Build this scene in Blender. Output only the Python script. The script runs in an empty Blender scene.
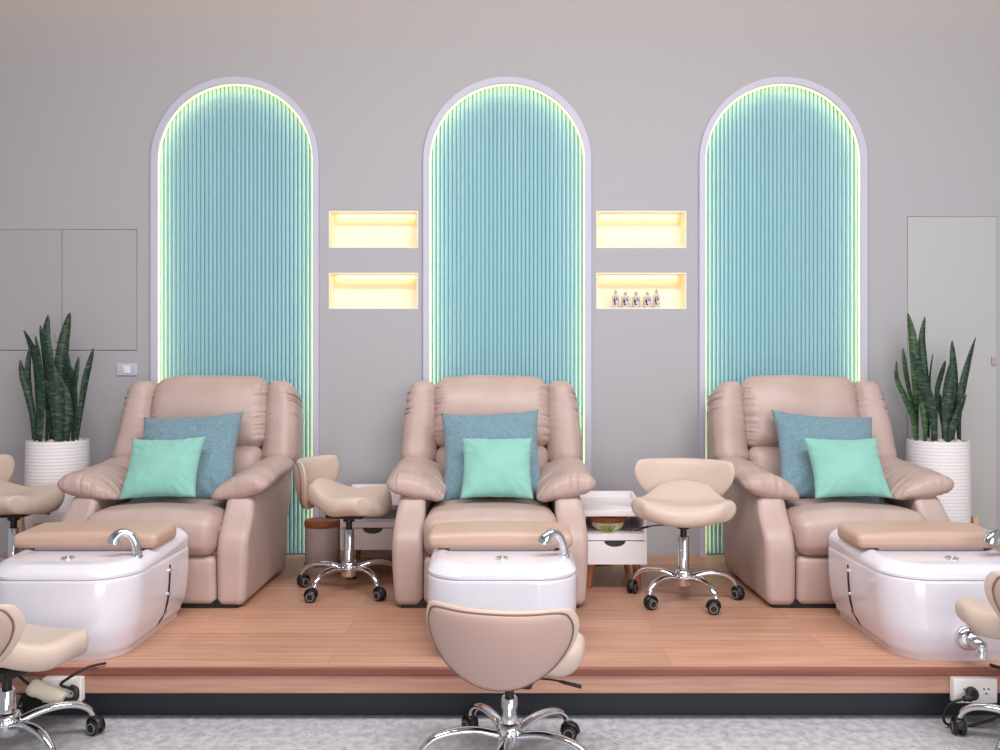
import bpy, bmesh, math, random
from mathutils import Vector, Matrix, noise, Euler
random.seed(7)
PI = math.pi
sc = bpy.context.scene
COL = sc.collection
F = 840.0
CAMZ = 1.25
PZ = 0.20            # platform surface
WY = 4.88            # back wall surface

def lin(c):
    return tuple((x/255/12.92) if x/255 <= 0.04045 else ((x/255+0.055)/1.055)**2.4 for x in c)

# ------------------------------------------------------------------ materials
def mat(name, rgb, rough=0.5, metal=0.0, spec=0.5, coat=0.0, sheen=0.0, bump=None, vary=None, emit=None, estr=1.0):
    m = bpy.data.materials.new(name); m.use_nodes = True
    nt = m.node_tree; b = nt.nodes['Principled BSDF']
    c = lin(rgb) + (1,)
    b.inputs['Base Color'].default_value = c
    b.inputs['Roughness'].default_value = rough
    b.inputs['Metallic'].default_value = metal
    b.inputs['Specular IOR Level'].default_value = spec
    b.inputs['Coat Weight'].default_value = coat
    b.inputs['Coat Roughness'].default_value = 0.08
    b.inputs['Sheen Weight'].default_value = sheen
    if emit:
        b.inputs['Emission Color'].default_value = lin(emit) + (1,)
        b.inputs['Emission Strength'].default_value = estr
    tc = nt.nodes.new('ShaderNodeTexCoord')
    if vary:          # (scale xyz, second colour, detail)
        mp = nt.nodes.new('ShaderNodeMapping'); mp.inputs['Scale'].default_value = vary[0]
        nz = nt.nodes.new('ShaderNodeTexNoise'); nz.inputs['Scale'].default_value = 1.0
        nz.inputs['Detail'].default_value = vary[2]
        rp = nt.nodes.new('ShaderNodeValToRGB')
        rp.color_ramp.elements[0].color = lin(vary[1]) + (1,); rp.color_ramp.elements[0].position = 0.35
        rp.color_ramp.elements[1].color = c; rp.color_ramp.elements[1].position = 0.65
        nt.links.new(tc.outputs['Object'], mp.inputs['Vector'])
        nt.links.new(mp.outputs['Vector'], nz.inputs['Vector'])
        nt.links.new(nz.outputs['Fac'], rp.inputs['Fac'])
        nt.links.new(rp.outputs['Color'], b.inputs['Base Color'])
    if bump:          # (scale xyz, strength, distance)
        mp = nt.nodes.new('ShaderNodeMapping'); mp.inputs['Scale'].default_value = bump[0]
        nz = nt.nodes.new('ShaderNodeTexNoise'); nz.inputs['Scale'].default_value = 1.0
        nz.inputs['Detail'].default_value = 3
        bp = nt.nodes.new('ShaderNodeBump'); bp.inputs['Strength'].default_value = bump[1]
        bp.inputs['Distance'].default_value = bump[2]
        nt.links.new(tc.outputs['Object'], mp.inputs['Vector'])
        nt.links.new(mp.outputs['Vector'], nz.inputs['Vector'])
        nt.links.new(nz.outputs['Fac'], bp.inputs['Height'])
        nt.links.new(bp.outputs['Normal'], b.inputs['Normal'])
    return m

M = {}
M['wall'] = mat('wall_paint', (174,175,181), 0.75, bump=((60,60,60),0.05,0.002))
M['door'] = mat('door_paint', (184,187,188), 0.6)
M['cabinet'] = mat('cabinet_paint', (174,173,177), 0.6)
M['gap'] = mat('dark_gap', (60,58,58), 0.9)
M['trim'] = mat('white_trim', (194,196,216), 0.5)
M['niche'] = mat('niche_cream', (250,240,218), 0.7)
M['teal'] = mat('aqua_slats', (146,195,208), 0.5, vary=((40,40,0.6),(139,189,202),2))
M['tealback'] = mat('aqua_backing', (120,184,196), 0.7)
M['led'] = mat('led_warm', (255,252,200), 0.5, emit=(255,250,176), estr=1.5)
M['led2'] = mat('led_cove', (255,240,200), 0.5, emit=(255,212,140), estr=8.5)
M['nled'] = mat('niche_led', (255,235,170), 0.5, emit=(255,220,140), estr=4.6)
M['leather'] = mat('beige_leather', (188,168,162), 0.40, spec=0.45, bump=((55,55,55),0.25,0.004), vary=((5,5,5),(180,158,151),3))
M['leather2'] = mat('cream_leather', (198,181,169), 0.42, spec=0.4, bump=((110,110,110),0.06,0.002))
M['leather3'] = mat('taupe_back_leather', (182,157,150), 0.5, spec=0.35, bump=((110,110,110),0.06,0.002))
M['seam'] = mat('seam_thread', (120,95,82), 0.7)
M['padbeige'] = mat('tan_vinyl', (190,162,145), 0.38, spec=0.45, bump=((120,120,120),0.06,0.002))
M['black'] = mat('black_plastic', (24,24,26), 0.4)
M['cord'] = mat('black_cord', (20,20,22), 0.5)
M['rubber'] = mat('grey_tread', (120,122,126), 0.5)
M['chrome'] = mat('chrome', (225,228,232), 0.08, metal=1.0)
M['tub'] = mat('white_acrylic', (222,220,231), 0.16, spec=0.5, coat=0.5)
M['white'] = mat('white_lacquer', (236,233,238), 0.35)
M['whiteplastic'] = mat('white_plastic', (238,236,236), 0.35)
M['cream'] = mat('cream_plastic', (235,226,208), 0.45)
M['woodleg'] = mat('leg_wood', (176,110,78), 0.5, vary=((30,30,4),(152,90,62),3))
M['lidwood'] = mat('lid_wood', (150,86,58), 0.5, vary=((4,50,50),(140,76,46),3))
M['standwood'] = mat('stand_wood', (214,180,154), 0.55, vary=((40,40,4),(200,164,138),3))
M['bin'] = mat('grey_bin', (176,164,166), 0.4)
M['pot'] = mat('white_ceramic', (236,235,240), 0.55)
M['pebble'] = mat('white_pebbles', (232,226,220), 0.7, vary=((30,30,30),(190,182,176),1))
M['soil'] = mat('soil', (70,60,54), 0.9)
M['aqua'] = mat('mint_velvet', (134,195,184), 0.8, sheen=0.3, bump=((300,300,300),0.1,0.001), vary=((6,6,6),(127,188,177),2))
M['denim'] = mat('blue_grey_fabric', (122,154,168), 0.85, sheen=0.2, bump=((260,260,260),0.25,0.001), vary=((90,140,140),(98,132,148),8))
M['bottle'] = mat('bottle_white', (205,199,203), 0.3)
M['label'] = mat('label_black', (38,36,42), 0.6)
M['cap'] = mat('bottle_cap', (176,172,150), 0.3)
M['jar'] = mat('jar_cream', (222,206,176), 0.5)
M['green'] = mat('sprig_green', (106,140,62), 0.6)
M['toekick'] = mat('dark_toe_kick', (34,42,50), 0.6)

def leaf_mat(name, a, bb):
    m = bpy.data.materials.new(name); m.use_nodes = True
    nt = m.node_tree; b = nt.nodes['Principled BSDF']
    tc = nt.nodes.new('ShaderNodeTexCoord')
    mp = nt.nodes.new('ShaderNodeMapping'); mp.inputs['Scale'].default_value = (25,25,95)
    nz = nt.nodes.new('ShaderNodeTexNoise'); nz.inputs['Scale'].default_value = 1; nz.inputs['Detail'].default_value = 4
    rp = nt.nodes.new('ShaderNodeValToRGB')
    rp.color_ramp.elements[0].color = lin(a)+(1,); rp.color_ramp.elements[0].position = 0.48
    rp.color_ramp.elements[1].color = lin(bb)+(1,); rp.color_ramp.elements[1].position = 0.68
    nt.links.new(tc.outputs['Object'], mp.inputs['Vector']); nt.links.new(mp.outputs['Vector'], nz.inputs['Vector'])
    nt.links.new(nz.outputs['Fac'], rp.inputs['Fac']); nt.links.new(rp.outputs['Color'], b.inputs['Base Color'])
    b.inputs['Roughness'].default_value = 0.5
    return m
M['leaf'] = leaf_mat('snake_leaf', (20,46,34), (66,98,76))
M['leaf2'] = leaf_mat('snake_leaf_light', (34,66,38), (86,120,76))

def wood_platform():
    m = bpy.data.materials.new('platform_wood'); m.use_nodes = True
    nt = m.node_tree; b = nt.nodes['Principled BSDF']; L = nt.links
    tc = nt.nodes.new('ShaderNodeTexCoord')
    mp = nt.nodes.new('ShaderNodeMapping'); mp.inputs['Scale'].default_value = (1.6, 45, 45)
    nz = nt.nodes.new('ShaderNodeTexNoise'); nz.inputs['Scale'].default_value = 1; nz.inputs['Detail'].default_value = 6; nz.inputs['Roughness'].default_value = 0.65
    rp = nt.nodes.new('ShaderNodeValToRGB')
    rp.color_ramp.elements[0].color = lin((170,124,102))+(1,); rp.color_ramp.elements[0].position = 0.3
    rp.color_ramp.elements[1].color = lin((206,162,138))+(1,); rp.color_ramp.elements[1].position = 0.7
    br = nt.nodes.new('ShaderNodeTexBrick')
    br.inputs['Color1'].default_value = (0.86,0.86,0.86,1); br.inputs['Color2'].default_value = (1.06,1.04,1.02,1)
    br.inputs['Mortar'].default_value = (0.66,0.62,0.6,1)
    br.inputs['Scale'].default_value = 1; br.inputs['Mortar Size'].default_value = 0.0012
    br.inputs['Brick Width'].default_value = 1.25; br.inputs['Row Height'].default_value = 0.19
    mx = nt.nodes.new('ShaderNodeMix'); mx.data_type = 'RGBA'; mx.blend_type = 'MULTIPLY'; mx.inputs[0].default_value = 1
    L.new(tc.outputs['Object'], mp.inputs['Vector']); L.new(mp.outputs['Vector'], nz.inputs['Vector'])
    L.new(nz.outputs['Fac'], rp.inputs['Fac']); L.new(tc.outputs['Object'], br.inputs['Vector'])
    L.new(rp.outputs['Color'], mx.inputs[6]); L.new(br.outputs['Color'], mx.inputs[7])
    L.new(mx.outputs[2], b.inputs['Base Color'])
    b.inputs['Roughness'].default_value = 0.36
    b.inputs['Specular IOR Level'].default_value = 0.4
    return m
M['wood'] = wood_platform()
M['fascia'] = mat('fascia_wood', (188,146,128), 0.5, vary=((3,60,60),(170,128,112),5))
M['nosing'] = mat('nosing_wood', (138,84,70), 0.4, vary=((2,60,60),(120,70,58),4))

def terrazzo():
    m = bpy.data.materials.new('terrazzo'); m.use_nodes = True
    nt = m.node_tree; b = nt.nodes['Principled BSDF']; L = nt.links
    tc = nt.nodes.new('ShaderNodeTexCoord')
    n1 = nt.nodes.new('ShaderNodeTexNoise'); n1.inputs['Scale'].default_value = 30; n1.inputs['Detail'].default_value = 6
    r1 = nt.nodes.new('ShaderNodeValToRGB')
    r1.color_ramp.elements[0].color = lin((168,169,176))+(1,); r1.color_ramp.elements[0].position = 0.35
    r1.color_ramp.elements[1].color = lin((202,202,206))+(1,); r1.color_ramp.elements[1].position = 0.65
    v = nt.nodes.new('ShaderNodeTexVoronoi'); v.inputs['Scale'].default_value = 60
    r2 = nt.nodes.new('ShaderNodeValToRGB'); r2.color_ramp.interpolation = 'LINEAR'
    r2.color_ramp.elements[0].color = (0.32,0.33,0.36,1); r2.color_ramp.elements[0].position = 0.10
    r2.color_ramp.elements[1].color = (1,1,1,1); r2.color_ramp.elements[1].position = 0.24
    n2 = nt.nodes.new('ShaderNodeTexNoise'); n2.inputs['Scale'].default_value = 16
    r3 = nt.nodes.new('ShaderNodeValToRGB')
    r3.color_ramp.elements[0].position = 0.42; r3.color_ramp.elements[1].position = 0.5
    mx2 = nt.nodes.new('ShaderNodeMix'); mx2.data_type = 'RGBA'
    mx2.inputs[6].default_value = (1,1,1,1)
    mx = nt.nodes.new('ShaderNodeMix'); mx.data_type = 'RGBA'; mx.blend_type = 'MULTIPLY'; mx.inputs[0].default_value = 1
    for n in (n1, v, n2): L.new(tc.outputs['Object'], n.inputs['Vector'])
    L.new(n1.outputs['Fac'], r1.inputs['Fac']); L.new(v.outputs['Distance'], r2.inputs['Fac'])
    L.new(n2.outputs['Fac'], r3.inputs['Fac']); L.new(r3.outputs['Color'], mx2.inputs[0]); L.new(r2.outputs['Color'], mx2.inputs[7])
    L.new(r1.outputs['Color'], mx.inputs[6]); L.new(mx2.outputs[2], mx.inputs[7])
    L.new(mx.outputs[2], b.inputs['Base Color'])
    b.inputs['Roughness'].default_value = 0.35
    return m
M['floor'] = terrazzo()

# ------------------------------------------------------------------ mesh helpers
class MB:
    def __init__(s): s.v = []; s.f = []
    def add(s, vs, fs):
        o = len(s.v); s.v += [tuple(p) for p in vs]; s.f += [tuple(i+o for i in f) for f in fs]; return s
    def box(s, x0, x1, y0, y1, z0, z1):
        return s.add([(x0,y0,z0),(x1,y0,z0),(x1,y1,z0),(x0,y1,z0),(x0,y0,z1),(x1,y0,z1),(x1,y1,z1),(x0,y1,z1)],
                     [(0,3,2,1),(4,5,6,7),(0,1,5,4),(1,2,6,5),(2,3,7,6),(3,0,4,7)])
    def rbox(s, x0, x1, y0, y1, z0, z1, r, step=0.03, m=4, fn=None):
        h = [(x1-x0)/2, (y1-y0)/2, (z1-z0)/2]; c = Vector(((x0+x1)/2,(y0+y1)/2,(z0+z1)/2))
        r = min(r, min(h)*0.999)
        ax = []
        for a in range(3):
            q = h[a]-r
            n = max(1, int(round(2*q/step))) if q > 1e-4 else 1
            mid = [-q+2*q*i/n for i in range(n+1)]
            cor = [r*math.tan(PI/4*i/m) for i in range(1, m+1)]
            ax.append([-q-t for t in reversed(cor)] + mid + [q+t for t in cor])
        N = [len(a) for a in ax]; idx = {}; vs = []; fs = []
        def V(i,j,k):
            key = (i,j,k)
            if key not in idx:
                p = Vector((ax[0][i], ax[1][j], ax[2][k]))
                inn = Vector([max(-(h[a]-r), min(h[a]-r, p[a])) for a in range(3)])
                d = p-inn
                if d.length > 1e-9: p = inn + d.normalized()*r
                p = p + c
                if fn: p = fn(p)
                idx[key] = len(vs); vs.append(tuple(p))
            return idx[key]
        for a in range(3):
            b1, b2 = (a+1)%3, (a+2)%3
            for side in (0, N[a]-1):
                for i in range(N[b1]-1):
                    for j in range(N[b2]-1):
                        q = []
                        for (u,w) in ((i,j),(i+1,j),(i+1,j+1),(i,j+1)):
                            t = [0,0,0]; t[a] = side; t[b1] = u; t[b2] = w
                            q.append(V(*t))
                        fs.append(tuple(q) if side else tuple(reversed(q)))
        return s.add(vs, fs)
    def lathe(s, prof, c=(0,0,0), n=32, axis='z', cap=True):
        vs = []; fs = []
        for (r, z) in prof:
            for i in range(n):
                a = 2*PI*i/n
                p = (r*math.cos(a), r*math.sin(a), z)
                if axis == 'x': p = (z, r*math.cos(a), r*math.sin(a))
                if axis == 'y': p = (r*math.sin(a), z, r*math.cos(a))
                vs.append((p[0]+c[0], p[1]+c[1], p[2]+c[2]))
        k = len(prof)
        for j in range(k-1):
            for i in range(n):
                fs.append((j*n+i, j*n+(i+1)%n, (j+1)*n+(i+1)%n, (j+1)*n+i))
        if cap:
            fs.append(tuple(reversed(range(n)))); fs.append(tuple((k-1)*n+i for i in range(n)))
        return s.add(vs, fs)
    def tube(s, pts, r, n=10, flat=1.0, cap=True, closed=False):
        pts = [Vector(p) for p in pts]; k = len(pts)
        rr = r if isinstance(r, (list, tuple)) else [r]*k
        vs = []; fs = []; up = None
        for i, p in enumerate(pts):
            if closed: t = pts[(i+1)%k]-pts[i-1]
            else: t = pts[min(i+1,k-1)]-pts[max(i-1,0)]
            t.normalize()
            if up is None:
                up = Vector((0,0,1)) if abs(t.z) < 0.9 else Vector((0,1,0))
            sd = t.cross(up)
            if sd.length < 1e-5: sd = t.cross(Vector((1,0,0)))
            sd.normalize(); up = sd.cross(t).normalized()
            for a in range(n):
                q = 2*PI*a/n
                vs.append(p + sd*math.cos(q)*rr[i] + up*math.sin(q)*rr[i]*flat)
        for j in range(k if closed else k-1):
            j2 = (j+1)%k
            for a in range(n): fs.append((j*n+a, j*n+(a+1)%n, j2*n+(a+1)%n, j2*n+a))
        if cap and not closed:
            fs.append(tuple(reversed(range(n)))); fs.append(tuple((k-1)*n+a for a in range(n)))
        return s.add(vs, fs)
    def loft(s, loops, cap0=True, cap1=True):
        n = len(loops[0]); vs = [p for l in loops for p in l]; fs = []
        for j in range(len(loops)-1):
            for i in range(n): fs.append((j*n+i, j*n+(i+1)%n, (j+1)*n+(i+1)%n, (j+1)*n+i))
        if cap0: fs.append(tuple(reversed(range(n))))
        if cap1: fs.append(tuple((len(loops)-1)*n+i for i in range(n)))
        return s.add(vs, fs)
    def xf(s, mtx, start=0):
        for i in range(start, len(s.v)): s.v[i] = tuple(mtx @ Vector(s.v[i]))
        return s
    def build(s, name, m, parent=None, smooth=True, angle=40):
        me = bpy.data.meshes.new(name); me.from_pydata(s.v, [], s.f)
        bm = bmesh.new(); bm.from_mesh(me); bmesh.ops.recalc_face_normals(bm, faces=bm.faces)
        bm.to_mesh(me); bm.free()
        me.materials.append(m)
        if smooth:
            me.polygons.foreach_set('use_smooth', [True]*len(me.polygons))
            me.set_sharp_from_angle(angle=math.radians(angle))
        o = bpy.data.objects.new(name, me); COL.objects.link(o)
        if parent: o.parent = parent
        return o

def catmull(P, per=6, closed=True):
    P = [Vector(p) for p in P]; n = len(P); out = []
    for i in range(n if closed else n-1):
        if closed: p0,p1,p2,p3 = P[i-1],P[i],P[(i+1)%n],P[(i+2)%n]
        else: p0,p1,p2,p3 = P[max(i-1,0)],P[i],P[i+1],P[min(i+2,n-1)]
        for k in range(per):
            t = k/per
            out.append(0.5*((2*p1)+(p2-p0)*t+(2*p0-5*p1+4*p2-p3)*t*t+(3*p1-p0-3*p2+p3)*t**3))
    if not closed: out.append(P[-1])
    return out

def tag(o, label, cat, group=None, kind=None):
    o['label'] = label; o['category'] = cat
    if group: o['group'] = group
    if kind: o['kind'] = kind
    return o
def thing(name, label, cat, loc=(0,0,0), rz=0, group=None):
    o = bpy.data.objects.new(name, None); COL.objects.link(o)
    o.empty_display_size = 0.1
    o.location = loc; o.rotation_euler = (0,0,rz)
    return tag(o, label, cat, group)
def struct(o, label=None):
    o['kind'] = 'structure'
    if label: o['label'] = label
    return o
def sm(a, b, x):
    t = max(0, min(1, (x-a)/(b-a))); return t*t*(3-2*t)
def wx(px, Y): return (px-500)*Y/F
def wz(py, Y): return CAMZ-(py-375)*Y/F

# ------------------------------------------------------------------ setting
fl = struct(MB().box(-5.5,5.5,-3.5,5.2,-0.1,0).build('floor', M['floor'], smooth=False), 'pale grey speckled terrazzo floor')
ce = struct(MB().box(-5.5,5.5,-3.5,5.2,3.9,4.0).build('ceiling', M['wall'], smooth=False), 'plain white ceiling')

RS = 0.45; SPRING = 2.49
ARCH_X = [-1.535, 0.042, 1.640]
def arch_pts(cx, r, z0, spring, n=48):
    p = [(cx-r, z0)]
    p += [(cx-r*math.cos(PI*i/n), spring+r*math.sin(PI*i/n)) for i in range(n+1)]
    p += [(cx+r, z0)]
    return p
NICHES = [(-0.988,-0.482,1.994,2.197),(-0.988,-0.482,1.640,1.838),(0.566,1.076,1.994,2.197),(0.566,1.076,1.640,1.838)]
CAB = (-2.98,-2.108,1.392,2.098)
DOOR = (2.366,2.888,PZ+0.004,2.172)

def fill_plate(name, loops, y0, y1):
    cu = bpy.data.curves.new('tmp', 'CURVE'); cu.dimensions = '2D'; cu.fill_mode = 'BOTH'; cu.extrude = (y1-y0)/2
    for lp in loops:
        sp = cu.splines.new('POLY'); sp.points.add(len(lp)-1)
        for i, (x, z) in enumerate(lp): sp.points[i].co = (x, z, 0, 1)
        sp.use_cyclic_u = True
    o = bpy.data.objects.new('tmp', cu); COL.objects.link(o)
    dg = bpy.context.evaluated_depsgraph_get(); dg.update()
    me = bpy.data.meshes.new_from_object(o.evaluated_get(dg))
    bpy.data.objects.remove(o); bpy.data.curves.remove(cu)
    for v in me.vertices: v.co = (v.co.x, (y0+y1)/2 - v.co.z, v.co.y)
    bm = bmesh.new(); bm.from_mesh(me)
    bmesh.ops.remove_doubles(bm, verts=bm.verts, dist=1e-5)
    bmesh.ops.recalc_face_normals(bm, faces=bm.faces); bm.to_mesh(me); bm.free()
    me.name = name
    return me
def rect(x0,x1,z0,z1): return [(x0,z0),(x1,z0),(x1,z1),(x0,z1)]
loops = [rect(-5.4,5.4,0,3.9)] + [arch_pts(cx, RS+0.024, PZ, SPRING) for cx in ARCH_X]
loops += [rect(*n) for n in NICHES] + [rect(*CAB), rect(*DOOR)]
wme = fill_plate('wall_back', loops, WY, WY+0.05); wme.materials.append(M['wall'])
wall = bpy.data.objects.new('wall_back', wme); COL.objects.link(wall)
struct(wall, 'pale lavender grey back wall with three arches')
MB().box(-5.4,5.4,WY+0.16,WY+0.2,0,3.9).build('backing', M['gap'], wall, smooth=False)
# niches with glowing strips
for (x0,x1,z0,z1) in NICHES:
    d = 0.12; t = 0.006; b = MB(); y0 = WY-0.001
    b.box(x0-t,x1+t,y0+d,y0+d+t,z0-t,z1+t); b.box(x0-t,x0+0.001,y0,y0+d,z0-t,z1+t); b.box(x1-0.001,x1+t,y0,y0+d,z0-t,z1+t)
    b.box(x0,x1,y0,y0+d,z0-t,z0+0.001); b.box(x0,x1,y0,y0+d,z1-0.001,z1+t)
    n = b.build('niche', M['niche'], wall, smooth=False)
    n['label'] = 'recessed cream wall niche glowing warm yellow'
    MB().box(x0+0.03,x1-0.03,y0+d-0.022,y0+d-0.006,z1-0.012,z1-0.002).build('led_strip', M['nled'], n, smooth=False)
# baseboards between the arches
edges = [(-5.4, ARCH_X[0]-0.49), (ARCH_X[0]+0.49, ARCH_X[1]-0.49), (ARCH_X[1]+0.49, ARCH_X[2]-0.49), (ARCH_X[2]+0.49, DOOR[0]-0.004)]
bb = MB()
for a, c in edges: bb.box(a, c, WY-0.012, WY, PZ, PZ+0.025)
struct(bb.build('baseboard_back', M['cabinet'], smooth=False), 'low pale baseboard along the back wall')

# arched panels
names = ['left', 'middle', 'right']
for cx, nm in zip(ARCH_X, names):
    t = thing('arched_slat_panel', f'{nm} aqua ribbed arch with glowing edge, behind the {nm} recliner', 'wall panel', (cx, WY, PZ), 0, 'illuminated arched wall panels')
    ox, oz = cx, PZ
    outer = arch_pts(0, RS+0.036, 0, SPRING-PZ); inner = arch_pts(0, RS, 0, SPRING-PZ)
    # frame
    fm = MB(); k = len(outer)
    yA, yB = -0.022, 0.002
    mid = arch_pts(0, RS+0.0235, 0, SPRING-PZ)
    vs = [(x,yA,z) for x,z in outer]+[(x,yA,z) for x,z in inner]+[(x,-0.0005,z) for x,z in outer]+[(x,yB,z) for x,z in inner]+[(x,yB,z) for x,z in mid]
    fs = []
    for i in range(k-1):
        fs += [(i,i+1,k+i+1,k+i),(i,2*k+i,2*k+i+1,i+1),(k+i,k+i+1,3*k+i+1,3*k+i),(3*k+i,3*k+i+1,4*k+i+1,4*k+i)]
    fm.add(vs, fs); fm.build('frame', M['trim'], t, angle=30)
    # backing
    bk = arch_pts(0, RS+0.0235, 0, SPRING-PZ)
    b = MB(); b.add([(x,0.064,z) for x,z in bk]+[(x,0.075,z) for x,z in bk], [tuple(range(len(bk))), tuple(range(2*len(bk)-1,len(bk)-1,-1))])
    b.build('backing', M['tealback'], t, smooth=False)
    # slats
    s = MB(); pitch = 0.0237; ns = 39
    for i in range(ns):
        x = (i-(ns-1)/2)*pitch
        def top(xx): return SPRING-PZ+math.sqrt(max(0, (RS+0.019)**2-xx*xx))
        pr = [(-0.0105,0.064),(-0.0100,0.057),(-0.006,0.0535),(0,0.0525),(0.006,0.0535),(0.0100,0.057),(0.0105,0.064)]
        lo = [(x+a, y, 0.002) for a,y in pr]; hi = [(x+a, y, top(x+a)-0.002) for a,y in pr]
        m_ = len(pr); s.add(lo+hi, [(j,j+1,m_+j+1,m_+j) for j in range(m_-1)]+[tuple(range(m_)), tuple(range(2*m_-1,m_-1,-1))])
    s.build('slats', M['teal'], t, angle=50)
    # slim glowing edge, and the bright strip tucked behind the frame lip
    for nm2, r1, r2, ya, yb, mm in (('edge_light', RS-0.0005, RS-0.007, 0.0, 0.006, M['led']), ('led_strip', RS+0.0230, RS+0.0180, 0.008, 0.030, M['led2'])):
        ld = MB(); ri = arch_pts(0, r1, 0.01, SPRING-PZ); ro = arch_pts(0, r2, 0.01, SPRING-PZ)
        k = len(ri)
        vs = [(x,ya,z) for x,z in ri]+[(x,ya,z) for x,z in ro]+[(x,yb,z) for x,z in ro]+[(x,yb,z) for x,z in ri]
        fs = []
        for i in range(k-1):
            for a in range(4): fs.append((a*k+i, a*k+i+1, ((a+1)%4)*k+i+1, ((a+1)%4)*k+i))
        ld.add(vs, fs); o = ld.build(nm2, mm, t); o['label'] = 'glowing pale yellow strip around the arch'

# cabinet doors
x0,x1,z0,z1 = CAB; xm = -2.545; g = 0.004
t = thing('wall_cabinet', 'flush pale two-door wall cabinet above the left snake plant', 'cabinet', (x0, WY, z0))
MB().box(0.0,x1-x0,0.022,0.12,0.0,z1-z0).build('carcass', M['gap'], t, smooth=False)
for (a, c) in ((x0+g, xm-g/2), (xm+g/2, x1-g)):
    MB().box(a-x0,c-x0,0,0.02,g,z1-z0-g).build('door', M['cabinet'], t, smooth=False)
MB().rbox(xm-x0-0.035,xm-x0-0.02,-0.008,0.001,0.05,0.11,0.003).build('handle', M['cabinet'], t)
# flush door on the right
x0,x1,z0,z1 = DOOR
d = struct(MB().box(x0+g,x1-g,WY,WY+0.04,z0+g,z1-g).build('door_1', M['door'], smooth=False), 'flush pale grey door behind the right snake plant')
hx = wx(993,WY); hz = wz(361,WY)
h = MB(); h.rbox(hx-0.011,hx+0.011,WY-0.012,WY-0.0002,hz-0.024,hz+0.024,0.003).build('door_handle', M['bin'], d)
# wall switch
sx, sz = wx(127.5,WY), wz(369.5,WY)
t = thing('wall_switch', 'white horizontal wall switch plate left of the left arch', 'switch', (sx, WY, sz))
MB().rbox(-0.06,0.06,-0.009,-0.0005,-0.036,0.036,0.004,m=2).build('plate', M['trim'], t)
MB().rbox(-0.02,0.02,-0.013,-0.007,-0.022,0.022,0.003,m=2).build('rocker', M['whiteplastic'], t)

# platform
PF = 3.01
p = struct(MB().rbox(-5.3,5.3,PF+0.012,WY-0.0005,PZ-0.03,PZ,0.008,step=0.6,m=3).build('platform', M['wood']), 'raised orange brown wood platform')
p['label'] = 'raised orange brown wood platform under the recliners'; p['category'] = 'platform'
MB().rbox(-5.3,5.3,PF,PF+0.016,PZ-0.031,PZ+0.0004,0.006,step=0.6,m=3).build('nosing', M['nosing'], p)
MB().box(-5.28,5.28,PF+0.006,PF+0.03,PZ-0.092,PZ-0.03).build('fascia', M['fascia'], p, smooth=False)
tk = MB().box(-5.28,5.28,PF+0.075,WY-0.01,0.0,PZ-0.031).build('toe_kick', M['toekick'], p, smooth=False); tk['label'] = 'dark recessed toe kick'

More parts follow.
